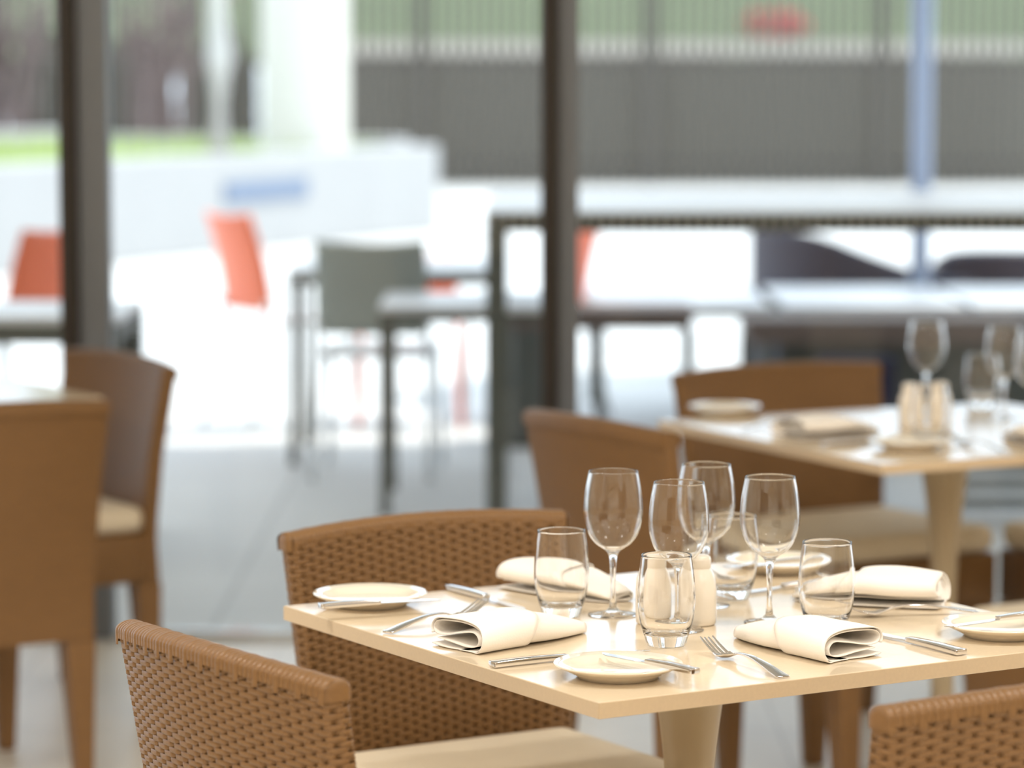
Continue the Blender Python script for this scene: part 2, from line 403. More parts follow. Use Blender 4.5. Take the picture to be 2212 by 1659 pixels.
def wicker_chair(loc, rz, label, detail=False, scale=1.0, tie=False, group='wicker chairs'):
    t = thing('wicker_chair', label, 'chair', loc, rz, group)
    link('seat_cushion', D_cush, t); link('seat_apron', D_apron, t)
    for k in D_leg: link('leg', D_leg[k], t)
    if tie:
        o = link('cushion_tie', D_tie, t, (-0.08, 0.239, 0.44))
        o = link('cushion_tie', D_tie, t, (-0.226, 0.06, 0.44), math.pi / 2)
    if not detail:
        link('backrest', D_panel, t); link('top_rail', D_rail, t)
    else:
        b = link('backrest', D_core, t); 
        for me in strand_data: link('wicker_strand', me, b)
        rl = link('top_rail', D_railcore, t)
        n = 53; P = rail_path(n)
        for k in range(n):
            x, y, z = P[k]; a, c = P[max(0, k - 1)], P[min(n - 1, k + 1)]
            o = link('rail_strand', D_band[1 if k % 4 == 0 else 0], rl, (x, y, z))
            o.rotation_euler = (0, -math.atan2(c[2] - a[2], c[0] - a[0]), math.atan2(c[1] - a[1], c[0] - a[0]))
        for sx, p in ((-1, P[0]), (1, P[-1])): link('corner_cap', D_cap[sx], rl, (p[0] + sx * 0.003, p[1], p[2]))
    if scale != 1: t.scale = (scale, 1, 1)
    return t
TOPY = yb(ZB1)
def chair_at(mid, facing, label, **k):
    """mid = ground point under the middle of the top rail, facing = unit vector the sitter looks along"""
    f = facing.normalized(); rz = math.atan2(f.y, f.x) - math.pi / 2; p = Vector((mid.x, mid.y, 0)) - f * TOPY
    return wicker_chair((p.x, p.y, 0), rz, label, **k)
def rot(v, deg): return Matrix.Rotation(R(deg), 3, 'Z') @ v
chair_at(tl(-0.776, -0.138), rot(E1, 4), 'tan wicker dining chair drawn up to the S-looped napkin beside the corner plate', detail=True)
chair_at(tl(-0.017, 0.705), rot(-E2, 0), 'tan wicker dining chair whose cream seat shows below the set tabletop', detail=True)
chair_at(tl(-0.068, -0.835), rot(E2, 1), 'tan wicker dining chair turned to the napkin with the wide open loop', detail=True)
chair_at(tl(0.935, 1.73), E1, 'brown wicker chair standing behind the four wine glasses of the sharp table', scale=1.06)
chair_at(tl(1.91, 2.48), -E2, 'brown wicker chair across the farther set table, rail showing above its tabletop', scale=1.19)
chair_at(tl(2.71, 1.80), -E1, 'wicker chair with cream cushion at the far side of the farther set table', scale=1.06)
chair_at(tl(0.065, 2.555), E2, 'wicker chair with broad plain back pushed against the bare table', scale=1.03)
chair_at(tl(0.765, 3.475), -E1, 'shaded wicker chair with thick cream cushion and hanging cushion tie', tie=True, scale=1.22)
p = atz(2095, 1310, 0.45)
chair_at(Vector((p.x + 0.50, p.y - 0.13, 0)) , rot(-E1, 0), 'wicker chair partly seen beyond the plate with the angled butter knife')

# ================================================================== DINING TABLES
def dining_table(center, rz, size, label, br=0.235):
    t = thing('dining_table', label, 'table', (center.x, center.y, 0), rz, 'square dining tables'); s = size / 2
    top = MB().box(-s, s, -s, s, TOP - 0.020, TOP).obj('tabletop', 'laminate', t, bevel=0.0012, seg=2)
    e = 0.0006; b = MB()
    for (x0, x1, y0, y1) in ((-s - e, -s, -s, s), (s, s + e, -s, s), (-s, s, -s - e, -s), (-s, s, s, s + e)): b.box(x0, x1, y0, y1, TOP - 0.0192, TOP - 0.0008)
    b.obj('edge_band', 'laminate_edge', top)
    prof = []
    for k in range(25):
        z = 0.03 + (0.70) * k / 24; q = (z - 0.03) / 0.70
        r = 0.0245 + 0.034 * max(0, (q - 0.45) / 0.55) ** 2.2 + 0.05 * max(0, (0.18 - q) / 0.18) ** 2.5
        prof.append((r, z))
    MB().lathe(prof, 40).obj('pedestal', 'pedestal', t, smooth=True)
    MB().lathe([(0, 0), (br - 0.005, 0), (br, 0.006), (br - 0.01, 0.014), (0.07, 0.032), (0, 0.034)], 56).obj('base', 'pedestal', t, smooth=True)
    return t
dining_table(TC, YAW, 0.80, 'square cream dining table in sharp focus, fully set for four')
BN = atz(1905, 1003, TOP); BL = atz(1418, 906, TOP); bd = (BL - BN); bd.z = 0
BS = 0.86; bd.normalize(); be1 = Vector((bd.y, -bd.x, 0)); BTC = BN + bd * BS / 2 + be1 * BS / 2; BTC.z = 0
BYAW = math.atan2(be1.y, be1.x)
dining_table(BTC, BYAW, BS, 'square cream dining table set with glasses, behind the sharp table')
dining_table(tl(0.055, 3.66), YAW, 1.0, 'bare square dining table between the two chairs beside the window post', 0.15)
def bl(a, b, z=0.0): return BTC + be1 * a + bd * b + Vector((0, 0, z))

# ------------------------------------------------------------------ tableware prototypes
D_plate = MB().lathe([(0, 0.0035), (0.044, 0.0035), (0.046, 0.0), (0.050, 0.0), (0.0515, 0.003), (0.066, 0.010), (0.0775, 0.0155),
                      (0.0785, 0.0165), (0.0778, 0.0176), (0.066, 0.0132), (0.056, 0.0088), (0.050, 0.0070), (0, 0.0066)], 72).data('side_plate', 'porcelain', smooth=True)
def plate(loc, label, group='cream side plates'):
    return tag(link('side_plate', D_plate, None, loc), label, 'plate', group)
gp = [(0.0046, 0.072), (0.0058, 0.080), (0.0088, 0.0862), (0.0152, 0.0912), (0.0236, 0.0970), (0.0322, 0.1080), (0.0378, 0.1240), (0.0398, 0.1405), (0.0379, 0.1680), (0.0330, 0.1948)]
bowl_o = catmull([(a, b, 0) for a, b in gp], 8)
def wine_profile():
    outer = [(0.0, 0.0), (0.033, 0.0), (0.0336, 0.0008), (0.0325, 0.0016), (0.022, 0.0030), (0.010, 0.0055), (0.0052, 0.011), (0.0038, 0.022), (0.0034, 0.045), (0.0040, 0.062)]
    ob = [(p.x, p.y) for p in bowl_o]
    ib = []
    for i, (r, z) in enumerate(ob):
        a = ob[max(0, i - 1)]; b = ob[min(len(ob) - 1, i + 1)]; d = Vector((b[0] - a[0], b[1] - a[1])); d.normalize()
        th = 0.0011
        ir, iz = r - d.y * th, z + d.x * th
        if ir > 0.007 and iz > 0.0895: ib.append((ir, iz))
    lip = [(0.0330 - 0.0002, 0.1953), (0.0330 - 0.0009, 0.1953)]
    return outer + ob + lip + ib[::-1] + [(0.004, 0.0886), (0.0, 0.0884)]
D_wine = MB().lathe(wine_profile(), 72).data('wine_glass', 'glass', smooth=True)
def wine_glass(loc, label, group='wine glasses'):
    return tag(link('wine_glass', D_wine, None, loc), label, 'wine glass', group)
tb = [(p.x, p.y) for p in catmull([(0.0250, 0.001, 0), (0.0285, 0.012, 0), (0.0340, 0.031, 0), (0.0368, 0.053, 0), (0.0369, 0.070, 0), (0.0355, 0.090, 0), (0.0322, 0.1155, 0)], 6)]
ti = [(p.x, p.y) for p in catmull([(0.0, 0.0135, 0), (0.017, 0.0142, 0), (0.0270, 0.0200, 0), (0.0326, 0.034, 0), (0.0353, 0.053, 0), (0.0354, 0.070, 0), (0.0340, 0.090, 0), (0.0307, 0.1155, 0)], 6)]
D_tum = MB().lathe([(0, 0.0012), (0.020, 0.0012), (0.022, 0.0), (0.0244, 0.0)] + tb + [(0.0319, 0.1164), (0.0310, 0.1164)] + ti[::-1], 72).data('tumbler', 'glass', smooth=True)
def tumbler(loc, label, group='water tumblers'):
    return tag(link('tumbler', D_tum, None, loc), label, 'glass', group)
def shaker(loc, holes, label, group):
    t = thing('shaker', label, 'shaker', loc, 0, group)
    prof = [(0, 0), (0.0215, 0), (0.0235, 0.002), (0.0243, 0.010), (0.0242, 0.045), (0.0232, 0.060), (0.0205, 0.0685), (0.0172, 0.0735), (0.0160, 0.0755)]
    MB().lathe(prof, 40).obj('body', 'ceramic', t, smooth=True)
    MB().lathe([(0.0160, 0.0755), (0.0166, 0.0765), (0.0168, 0.0862), (0.0158, 0.0905), (0.0120, 0.0925), (0, 0.0930)], 40).obj('cap', 'ceramic', t, smooth=True)
    return t
# cutlery: lies along +X from handle end (x=0) to tip
def strip(sections, thick):
    """sections: (x, y_left, y_right, z) -> solid strip"""
    vs = []; fs = []
    for (x, a, b, z) in sections:
        vs += [(x, a, z), (x, b, z), (x, b, z + thick), (x, a, z + thick)]
    n = len(sections)
    for i in range(n - 1):
        for k in range(4): fs.append((i * 4 + k, i * 4 + (k + 1) % 4, (i + 1) * 4 + (k + 1) % 4, (i + 1) * 4 + k))
    fs.append((0, 1, 2, 3)); fs.append(((n - 1) * 4 + 3, (n - 1) * 4 + 2, (n - 1) * 4 + 1, (n - 1) * 4)); return vs, fs
def interp(tab, x):
    for (a, b) in zip(tab, tab[1:]):
        if x <= b[0]:
            t = (x - a[0]) / (b[0] - a[0]); t = t * t * (3 - 2 * t) if len(a) > 2 else t
            return a[1] + (b[1] - a[1]) * t
    return tab[-1][1]
fz = catmull([(0, 0.0005, 0), (0.02, 0.0035, 0), (0.05, 0.0085, 0), (0.085, 0.0122, 0), (0.115, 0.0105, 0), (0.133, 0.0045, 0), (0.146, 0.0012, 0), (0.160, 0.0035, 0), (0.178, 0.0095, 0), (0.197, 0.0175, 0)], 8)
fzt = [(p.x, p.y) for p in fz]
fw = [(0, 0.0080), (0.003, 0.0092), (0.03, 0.0078), (0.07, 0.0048), (0.105, 0.0030), (0.122, 0.0032), (0.130, 0.0060), (0.137, 0.0105), (0.147, 0.0122), (0.160, 0.0120)]
def build_fork():
    hx = [0, 0.0015, 0.004] + [0.01 + 0.0055 * k for k in range(21)]
    D1 = MB().add(*strip([(x, -interp(fw, x), interp(fw, x), interp(fzt, x)) for x in hx], 0.0026)).data('handle', 'steel', smooth=True, bevel=0.0006)
    hx2 = [0.1200 + 0.0025 * k for k in range(16)]
    hx2[-1] = 0.1575
    vs = []; mb = MB(); rows = []
    for x in hx2:
        w = interp(fw, x); row = []
        for k in range(9):
            q = -1 + 2 * k / 8; row.append((x, q * w, interp(fzt, x) + 0.0022 + 0.0022 * q * q * min(1, max(0, (x - 0.124) / 0.012))))
        rows.append(row)
    und = [[(a, b, c - 0.0018) for a, b, c in r] for r in rows]
    ring = [r + u[::-1] for r, u in zip(rows, und)]
    mb.sheet(ring, closed=True); m2 = len(ring[0]); mb.f.append(tuple(range(m2))); mb.f.append(tuple((len(ring) - 1) * m2 + k for k in range(m2)))
    D2 = mb.data('head', 'steel', smooth=True); smooth_by_angle(D2)
    T = []
    for k in range(4):
        q = -0.75 + 0.5 * k; secs = []
        for i in range(11):
            x = 0.156 + 0.0041 * i; tw = 0.00195 * (1 - 0.45 * (i / 10) ** 2); c = q * 0.0120 * (1 - 0.05 * i / 10)
            secs.append((x, c - tw, c + tw, interp(fzt, x) + 0.0004 + 0.0022 * q * q))
        T.append(MB().add(*strip(secs, 0.0018)).data('tine', 'steel', smooth=True, bevel=0.0004))
    return D1, D2, T
D_fh, D_fhead, D_tines = build_fork()
def fork(end, tip, label, group='table forks'):
    a = math.atan2(tip.y - end.y, tip.x - end.x)
    t = thing('table_fork', label, 'fork', end, a, group)
    link('handle', D_fh, t); link('head', D_fhead, t)
    for d in D_tines: link('tine', d, t)
    return t
def build_knife(L, hl, w, small):
    hs = []
    for k in range(13):
        x = hl * k / 12; q = k / 12
        hs.append((x, -(w * (1.0 - 0.28 * q)), w * (1.0 - 0.28 * q), 0.0006 + 0.0012 * q))
    vs = []; fs = []
    for i, (x, a, b, z) in enumerate(hs):
        th = 0.0072 - 0.0014 * (i / 12) + 0.0012 * math.sin(math.pi * i / 12)
        vs += [(x, a, z), (x, b, z), (x, b, z + th), (x, a, z + th)]
    n = len(hs)
    for i in range(n - 1):
        for k in range(4): fs.append((i * 4 + k, i * 4 + (k + 1) % 4, (i + 1) * 4 + (k + 1) % 4, (i + 1) * 4 + k))
    fs.append((0, 1, 2, 3)); fs.append(tuple((n - 1) * 4 + k for k in (3, 2, 1, 0)))
    me = MB().add(vs, fs).data('handle', 'steel', bevel=0.0014, seg=3, smooth=True); smooth_by_angle(me)
    bw = w * 1.05; secs = []
    for k in range(19):
        q = k / 18; x = hl - 0.004 + (L - hl + 0.004) * q
        top = w * 0.62 if q < 0.1 else w * 0.62 + (bw - w * 0.62) * min(1, (q - 0.1) / 0.15)
        lo = -w * 0.62
        if q > 0.72: s = (q - 0.72) / 0.28; top = top - (top - lo) * 0.86 * s ** 2.2
        secs.append((x, lo, top, 0.0026 - 0.0010 * q))
    bl_ = MB().add(*strip(secs, 0.0014)).data('blade', 'blade', bevel=0.0004, seg=1)
    return me, bl_
D_knife = build_knife(0.225, 0.108, 0.0088, False); D_butter = build_knife(0.172, 0.086, 0.0076, True)
def knife(end, tip, label, butter=False, group=None):
    d = tip - end; a = math.atan2(d.y, d.x); pit = -math.atan2(d.z, math.hypot(d.x, d.y))
    t = thing('butter_knife' if butter else 'table_knife', label, 'knife', end, 0, group or ('butter knives' if butter else 'table knives'))
    t.rotation_euler = (0, pit, a)
    h, b = D_butter if butter else D_knife
    link('handle', h, t); link('blade', b, t); return t
# napkin: soft folded roll, open loop at the table edge (x=0), flattened tip inwards
NP = [(4.9, .25), (2.6, .2), (-.5, .12), (-3.2, .15), (-4.9, .7), (-5.3, 1.9), (-4.2, 3.0), (-1.2, 3.5), (2.0, 3.35), (4.3, 2.95), (5.0, 2.2), (4.2, 1.55), (2.0, 1.6), (-.6, 2.2), (-2.8, 2.55), (-4.1, 1.9), (-3.9, 1.0), (-2.0, .6), (1.0, .95), (3.6, 1.05)]
NC = catmull([(a * .01, b * .01, 0) for a, b in NP], 5)
def napkin_data(var):
    random.seed(20 + var)
    Ln = 0.205; ns = 22; rows = []
    ph = random.uniform(-.3, .3)
    def tf(p, q):
        ws = (1.0 - 0.10 * q - 0.50 * max(0, (q - 0.55) / 0.45) ** 1.6)
        hs = (1.0 + 0.10 * math.sin(math.pi * q * 1.1) - 0.62 * max(0, (q - 0.45) / 0.55) ** 1.5)
        x = q * Ln + 0.012 * (p.y / 0.035) * (1 - q) * 0.5 - 0.004 * math.sin(p.x * 60 + ph)
        y = p.x * ws + 0.010 * math.sin(q * 2.2 + ph) + 0.018 * max(0, q - 0.5) ** 1.5
        z = max(0.0014, p.y * hs + 0.0015 * math.sin(q * 9 + p.x * 40 + ph) * min(1, p.y / 0.02))
        return (x, y, z)
    for i in range(ns + 1): rows.append([tf(p, i / ns) for p in NC])
    body = MB().sheet(rows).data('cloth', 'linen', smooth=True)
    # outer fold wrapped round the roll, ending in a slanted edge
    N = len(NC); a, b = int(N * 0.12), int(N * 0.56); fl = []
    for j in range(a, b + 1):
        p = NC[j]; pr, nx_ = NC[j - 1], NC[j + 1]; d = (nx_ - pr).normalized(); nr = Vector((-d.y, d.x, 0)) * -1
        f = (j - a) / (b - a); qe = 0.34 + 0.34 * f; row = []
        for k in range(15):
            q = -0.012 + (qe + 0.012) * k / 14
            pp = p + nr * -0.0034; t = tf(Vector((pp.x, max(0.0012, pp.y), 0)), max(0, q)); row.append((t[0] + min(0, q) * Ln, t[1], t[2]))
        fl.append(row)
    flap = MB().sheet(fl).data('fold', 'linen', smooth=True)
    return body, flap
D_nap = [napkin_data(k) for k in range(4)]
def napkin(loc, ang, label, var, flip=False, sc=(1, 1, 1), group='folded cloth napkins'):
    t = thing('napkin', label, 'napkin', loc, ang, group)
    for nm, d in zip(('cloth', 'fold'), D_nap[var]):
        o = link(nm, d, t); m = o.modifiers.new('thickness', 'SOLIDIFY'); m.thickness = 0.0011; m.offset = 0
    t.scale = (sc[0], -sc[1] if flip else sc[1], sc[2]); return t

# ------------------------------------------------------------------ the sharp table
Z = TOP + 0.0004
def on(u, v, z=Z): return atz(u, v, z)
plate(on(800, 1306), 'cream side plate at a bare table corner, butter knife laid straight across')
plate(on(1335, 1461), 'cream side plate with butter knife beside the fork with raised tines')
plate(on(2165, 1372), 'cream side plate with a butter knife jutting past its rim')
plate(on(1682, 1232), 'cream side plate seen through the glasses by the farther chair seat')
def laid(u0, v0, u1, v1, z0, z1, L):
    a = atz(u0, v0, z0); b = atz(u1, v1, z1); d = (b - a); d.z = 0; d.normalize(); e = a + d * L; e.z = z1; a.z = z0; return a, e
PZ = Z + 0.0160
knife(*laid(690, 1316, 965, 1298, PZ - .001, PZ - .001, .172), 'butter knife lying across the plate at the bare table corner', True)
knife(*laid(1503, 1458, 1312, 1418, PZ, PZ, .172), 'butter knife lying over the plate beside the raised fork tines', True)
knife(*laid(2262, 1330, 2018, 1361, PZ + .001, PZ, .172), 'butter knife with its blade jutting out over the plate rim', True)
knife(*laid(1770, 1212, 1627, 1226, PZ, PZ, .172), 'butter knife on the plate behind the stemware', True)
fork(*laid(836, 1369, 1118, 1312, Z, Z, .197), 'table fork lying between the corner plate and a rolled napkin')
fork(*laid(1693, 1466, 1483, 1394, Z, Z, .197), 'table fork with raised tines between a plate and wide looped napkin')
fork(*laid(2113, 1325, 1850, 1333, Z, Z, .197), 'table fork arching below the tall rolled napkin')
fork(tl(0.205, 0.355, Z), tl(0.20, 0.19, Z), 'table fork half hidden behind the salt and pepper shakers')
knife(*laid(1062, 1442, 1400, 1408, Z, Z, .225), 'table knife lying before the napkin with the S-shaped loop')
knife(*laid(2078, 1416, 1850, 1361, Z, Z, .225), 'table knife pointing at a tumbler, beside the wide open napkin')
knife(*laid(972, 1273, 1162, 1330, Z, Z, .225), 'table knife pointing at a tumbler, along the edge by the chair back')
knife(tl(0.375, 0.17, Z), tl(0.16, 0.15, Z), 'table knife mostly hidden behind the wine glass stems')
def nap_px(u0, v0, u1, v1, label, var, **k):
    a = on(u0, v0); b = on(u1, v1); return napkin(a, math.atan2(b.y - a.y, b.x - a.x), label, var, **k)
nap_px(985, 1404, 1368, 1352, 'white napkin with its S-shaped loop end towards the corner plate', 0, flip=False)
nap_px(1848, 1424, 1590, 1378, 'white napkin with a wide open loop end and diagonal wrapped fold', 1, flip=True)
nap_px(2040, 1306, 1700, 1290, 'white napkin rolled tall, lying above the arched fork', 2, flip=False, sc=(1, 1, 1.15))
nap_px(1130, 1262, 1370, 1300, 'white napkin behind the tumbler next to the woven chair back', 3, flip=True)
def by_rim(u, v, zr):
    p = atz(u, v, TOP + zr); p.z = Z; return p
wine_glass(by_rim(1325, 1018, 0.195), 'empty wine glass standing apart beside a tumbler')
wine_glass(by_rim(1467, 1042, 0.195), 'empty wine glass directly behind the front tumbler and shakers')
wine_glass(by_rim(1526, 1003, 0.195), 'empty wine glass farthest back, overlapped by another wine glass')
wine_glass(by_rim(1664, 1030, 0.195), 'empty wine glass between the two shakers and the barrel tumbler')
tumbler(by_rim(1213, 1146, 0.116), 'clear barrel tumbler in front of the napkin by the woven chair')
tumbler(by_rim(1440, 1199, 0.116), 'clear barrel tumbler standing in front of the shakers')
tumbler(by_rim(1787, 1171, 0.116), 'clear barrel tumbler in front of the tall rolled napkin')
tumbler(by_rim(1580, 1114, 0.116), 'clear tumbler standing behind the shakers and stemware')
shaker(on(1412, 1346), 1, 'white ceramic shaker seen through the front tumbler', 'white ceramic shakers on the sharp table')
shaker(on(1508, 1348), 5, 'white ceramic shaker standing just outside the front tumbler', 'white ceramic shakers on the sharp table')

# ------------------------------------------------------------------ the farther set table
g2 = 'tableware of the farther table'
plate(on(1565, 893), 'blurred side plate at the far table corner beside a chair rail', g2)
plate(on(1965, 968), 'blurred side plate at the front corner of the farther table', g2)
wine_glass(atz(2000, 888, Z), 'blurred wine glass above the cream shakers on the farther table', g2)
wine_glass(atz(2168, 905, Z), 'blurred wine glass with visible stem on the farther table', g2)
wine_glass(atz(2232, 930, Z), 'blurred wine glass cut by the frame on the farther table', g2)
tumbler(atz(2008, 958, Z), 'blurred tumbler in front of the farther table shakers', g2)
tumbler(atz(2120, 880, Z), 'blurred tumbler behind the stemmed glass on the farther table', g2)
shaker(atz(1966, 925, Z), 3, 'cream shaker on the farther table nearer the window post', 'shakers on the farther table')
shaker(atz(2030, 922, Z), 3, 'cream shaker on the farther table beside the tumbler', 'shakers on the farther table')
napkin(bl(-0.36, 0.02, Z), BYAW + 0.1, 'blurred white napkin lying on the farther table', 1, flip=True, group=g2)
napkin(bl(0.05, -0.38, Z), BYAW + math.pi / 2, 'blurred white napkin near the front edge of the farther table', 2, group=g2)
fork(bl(-0.38, 0.17, Z), bl(-0.19, 0.18, Z), 'blurred fork next to the far corner plate', g2)
knife(bl(-0.38, -0.14, Z), bl(-0.16, -0.13, Z), 'blurred knife along the edge of the farther table', group=g2)
fork(bl(-0.12, -0.39, Z), bl(-0.12, -0.19, Z), 'blurred fork beside the front corner plate', g2)
knife(bl(0.20, -0.39, Z), bl(0.20, -0.16, Z), 'blurred knife at the front edge of the farther table', group=g2)

# ================================================================== THE TERRACE
PG = -0.004
def out_table(x0, x1, y0, y1, ztop, label, leg=0.045, apron=0.05, name='terrace_table', crossbar=False):
    t = thing(name, label, 'table', ((x0 + x1) / 2, (y0 + y1) / 2, PG), 0); hx, hy = (x1 - x0) / 2, (y1 - y0) / 2; z = ztop - PG
    MB().box(-hx, hx, -hy, hy, z - 0.022, z).obj('tabletop', 'white_top', t, bevel=0.002)
    MB().box(-hx + .005, hx - .005, -hy + .005, -hy + .03, z - 0.022 - apron, z - 0.0225).obj('apron', 'dark_frame', t)
    MB().box(-hx + .005, hx - .005, hy - .03, hy - .005, z - 0.022 - apron, z - 0.0225).obj('apron', 'dark_frame', t)
    for sx in (-1, 1):
        xa, xb = sorted((sx * (hx - 0.005), sx * (hx - 0.03)))
        MB().box(xa, xb, -hy + .031, hy - .031, z - 0.022 - apron, z - 0.0225).obj('apron', 'dark_frame', t)
        for sy in (-1, 1):
            xa, xb = sorted((sx * hx, sx * (hx - leg))); ya, yb_ = sorted((sy * hy, sy * (hy - leg)))
            MB().box(xa, xb, ya, yb_, 0, z - 0.0225).obj('leg', 'dark_frame', t, bevel=0.002)
        if crossbar:
            MB().box(*sorted((sx * (hx - .01), sx * (hx - leg + .01))), -hy + leg, hy - leg, 0.10, 0.13).obj('crossbar', 'dark_frame', t)
    return t
def px(u, y): return aty(u, 800, y).x
# high bar table: white top, slotted apron
BY0, BY1 = 10.2, 11.9; BZ = aty(1500, 457, BY0).z
bx0, bx1 = px(1050, BY0), px(2480, BY0)
t = thing('bar_table', 'long high white bar table with slotted dark apron under its edge', 'table', ((bx0 + bx1) / 2, (BY0 + BY1) / 2, PG)); hx, hy = (bx1 - bx0) / 2, (BY1 - BY0) / 2; z = BZ - PG
MB().box(-hx, hx, -hy, hy, z - 0.008, z).obj('tabletop', 'white_top', t)
for sy in (-1, 1):
    ap = MB().box(-hx, hx, *sorted((sy * hy, sy * (hy - .03))), z - 0.020, z - 0.0081).obj('apron', 'dark_frame', t)
    MB().box(-hx, hx, *sorted((sy * hy, sy * (hy - .03))), z - 0.064, z - 0.052).obj('apron_rail', 'dark_frame', ap)
    if sy < 0:
        sd = MB().box(-0.011, 0.011, -hy + .002, -hy + .024, z - 0.0519, z - 0.0201).data('slat', 'dark_frame')
        MB().box(-hx, hx, -hy + .0245, -hy + .029, z - 0.0519, z - 0.0201).obj('backing', 'white_top', ap)
        n = int(2 * hx / 0.034)
        for k in range(n): link('slat', sd, ap, (-hx + 0.02 + k * (2 * hx - 0.04) / (n - 1), 0, 0))
for sx in (-1, 1):
    for sy in (-1, 1):
        MB().box(*sorted((sx * hx, sx * (hx - .066))), *sorted((sy * hy, sy * (hy - .066))), 0, z - 0.0645).obj('leg', 'dark_frame', t, bevel=0.002)
out_table(px(625, 12.2), px(1080, 12.2), 12.15, 12.95, 0.735, 'white terrace table behind the grey chair', leg=0.035, apron=0.035)
out_table(px(820, 10.78), px(820, 10.78) + 0.62, 10.75, 11.45, 0.70, 'small white terrace table with slim dark legs beside the bar table leg', leg=0.034, apron=0.03, crossbar=True)
out_table(px(-330, 9.75), px(300, 10.3), 9.75, 10.45, 0.74, 'grey terrace table outside the glass by the window post', leg=0.085, apron=0.06)
LTZ = 0.52
out_table(px(1285, 13.3), px(1662, 13.3), 13.3, 14.5, LTZ, 'low white terrace table standing before bright paving', leg=0.04, apron=0.03, name='low_table')
out_table(px(1698, 13.3), px(2085, 13.3), 13.3, 14.5, LTZ, 'low white terrace table in front of the dark tub chair', leg=0.04, apron=0.06, name='low_table')
out_table(px(2105, 13.3), px(2490, 13.3), 13.3, 14.5, LTZ, 'low white terrace table next to the rounded dark chair', leg=0.04, apron=0.06, name='low_table')
def bench(x0, x1, y0, y1, z0, z1, label, panel=None, end=None):
    t = thing('terrace_bench', label, 'bench', ((x0 + x1) / 2, (y0 + y1) / 2, PG)); hx, hy = (x1 - x0) / 2, (y1 - y0) / 2
    n = 4; w = 2 * hy / n
    for k in range(n): MB().box(-hx, hx, -hy + k * w, -hy + (k + 1) * w - 0.008, z1 - 0.04, z1).obj('slat', 'bench_wood', t, bevel=0.003)
    MB().box(-hx + .01, hx - .01, -hy + .01, hy - .02, z0, z1 - 0.041).obj('seat_frame', 'bench_wood', t)
    for sx in (-1, 1):
        for sy in (-1, 1): MB().box(*sorted((sx * hx, sx * (hx - .03))), *sorted((sy * (hy - .015), sy * (hy - .045))), 0, z0 - 0.0005).obj('leg', 'dark_frame', t)
    if panel: MB().box(-hx + panel, hx - .05, -0.02, 0.02, 0.001, z0 - 0.0005).obj('back_panel', 'dark_frame', t)
    if end: MB().box(-hx + .031, -hx + end, -hy + .02, hy - .02, 0.001, z0 - 0.0005).obj('end_panel', 'dark_frame', t)
    return t
bench(px(1092, 12.7), px(1500, 12.7), 12.7, 13.1, 0.47, 0.55, 'short brown grey bench with one closed end on the terrace', end=0.16)
bench(px(1612, 12.4), px(2440, 12.4), 12.4, 12.8, 0.44, 0.53, 'long brown grey bench with dark panel on the terrace', panel=0.14)
t = thing('storage_box', 'navy box standing below the long terrace bench', 'box', (px(1855, 12.2), 12.28, PG))
MB().box(-0.14, 0.14, -0.09, 0.09, 0, 0.36).obj('body', 'navy', t, bevel=0.01)
MB().box(-0.145, 0.145, -0.095, 0.095, 0.3605, 0.40).obj('lid', 'navy', t, bevel=0.008)
# dark tub chairs
def tub_chair(loc, rz, label, hb, ha, wx, wy):
    t = thing('tub_chair', label, 'chair', loc, rz, 'dark tub chairs on the terrace')
    # U shaped shell: back at -x, arms run to +x falling from hb to ha
    path = []
    for k in range(25):
        q = -1 + 2 * k / 24; a = q * math.pi / 2
        if abs(q) > 0.55:
            s = (abs(q) - 0.55) / 0.45; x = -wx * 0.15 + s * wx * 0.65; y = math.copysign(wy / 2, q); h = hb - (hb - ha) * min(1, (0.25 + s) ** 0.8)
        else:
            th = q / 0.55 * math.pi / 2; x = -wx * 0.15 - math.cos(th) * wx * 0.35; y = math.sin(th) * wy / 2; h = hb - (hb - ha) * 0.33 * (abs(q) / 0.55) ** 3
        path.append((x, y, h))
    rows = []
    for i, (x, y, h) in enumerate(path):
        a, b = path[max(0, i - 1)], path[min(24, i + 1)]; d = Vector((b[0] - a[0], b[1] - a[1], 0)).normalized(); n = Vector((-d.y, d.x, 0)) * 0.035
        rows.append([(x - n.x, y - n.y, 0.06), (x - n.x, y - n.y, h - .02), (x, y, h), (x + n.x, y + n.y, h - .02), (x + n.x, y + n.y, 0.06)])
    mb = MB().sheet(rows, closed=True); mb.f.append((0, 1, 2, 3, 4)); mb.f.append(tuple(24 * 5 + k for k in range(5)))
    o = mb.obj('shell', 'dark_violet', t, smooth=True); smooth_by_angle(o.data)
    MB().box(-wx * .3, wx * .5, -wy / 2 + .045, wy / 2 - .045, 0.10, 0.36).obj('seat', 'dark_violet', t, bevel=0.03)
    for sx in (-.3, .42):
        for sy in (-1, 1): MB().box(wx * sx - .02, wx * sx + .02, sy * (wy / 2 - .07) - .02, sy * (wy / 2 - .07) + .02, 0, 0.0995).obj('foot', 'dark_frame', t)
    return t
tub_chair((px(1850, 15.6), 15.7, PG), R(8), 'dark violet tub chair with arm sloping down from its high back', 0.74, 0.50, 0.95, 0.8)
tub_chair((px(2215, 15.8), 16.15, PG), R(90), 'dark violet tub chair with a rounded low back', 0.62, 0.50, 0.85, 0.75)
# slatted base and steel post seen under the farther table
t = thing('slatted_screen', 'low dark slatted screen on the terrace below the bar table', 'screen', (px(2040, 10.6) + 0.45, 10.75, PG))
for k in range(5): MB().box(-0.45, 0.45, -0.012, 0.012, 0.03 + k * 0.06, 0.065 + k * 0.06).obj('slat', 'dark_frame', t)
for x in (-0.44, 0, 0.44): MB().box(x - .015, x + .015, 0.0125, 0.04, 0, 0.34).obj('post', 'dark_frame', t)
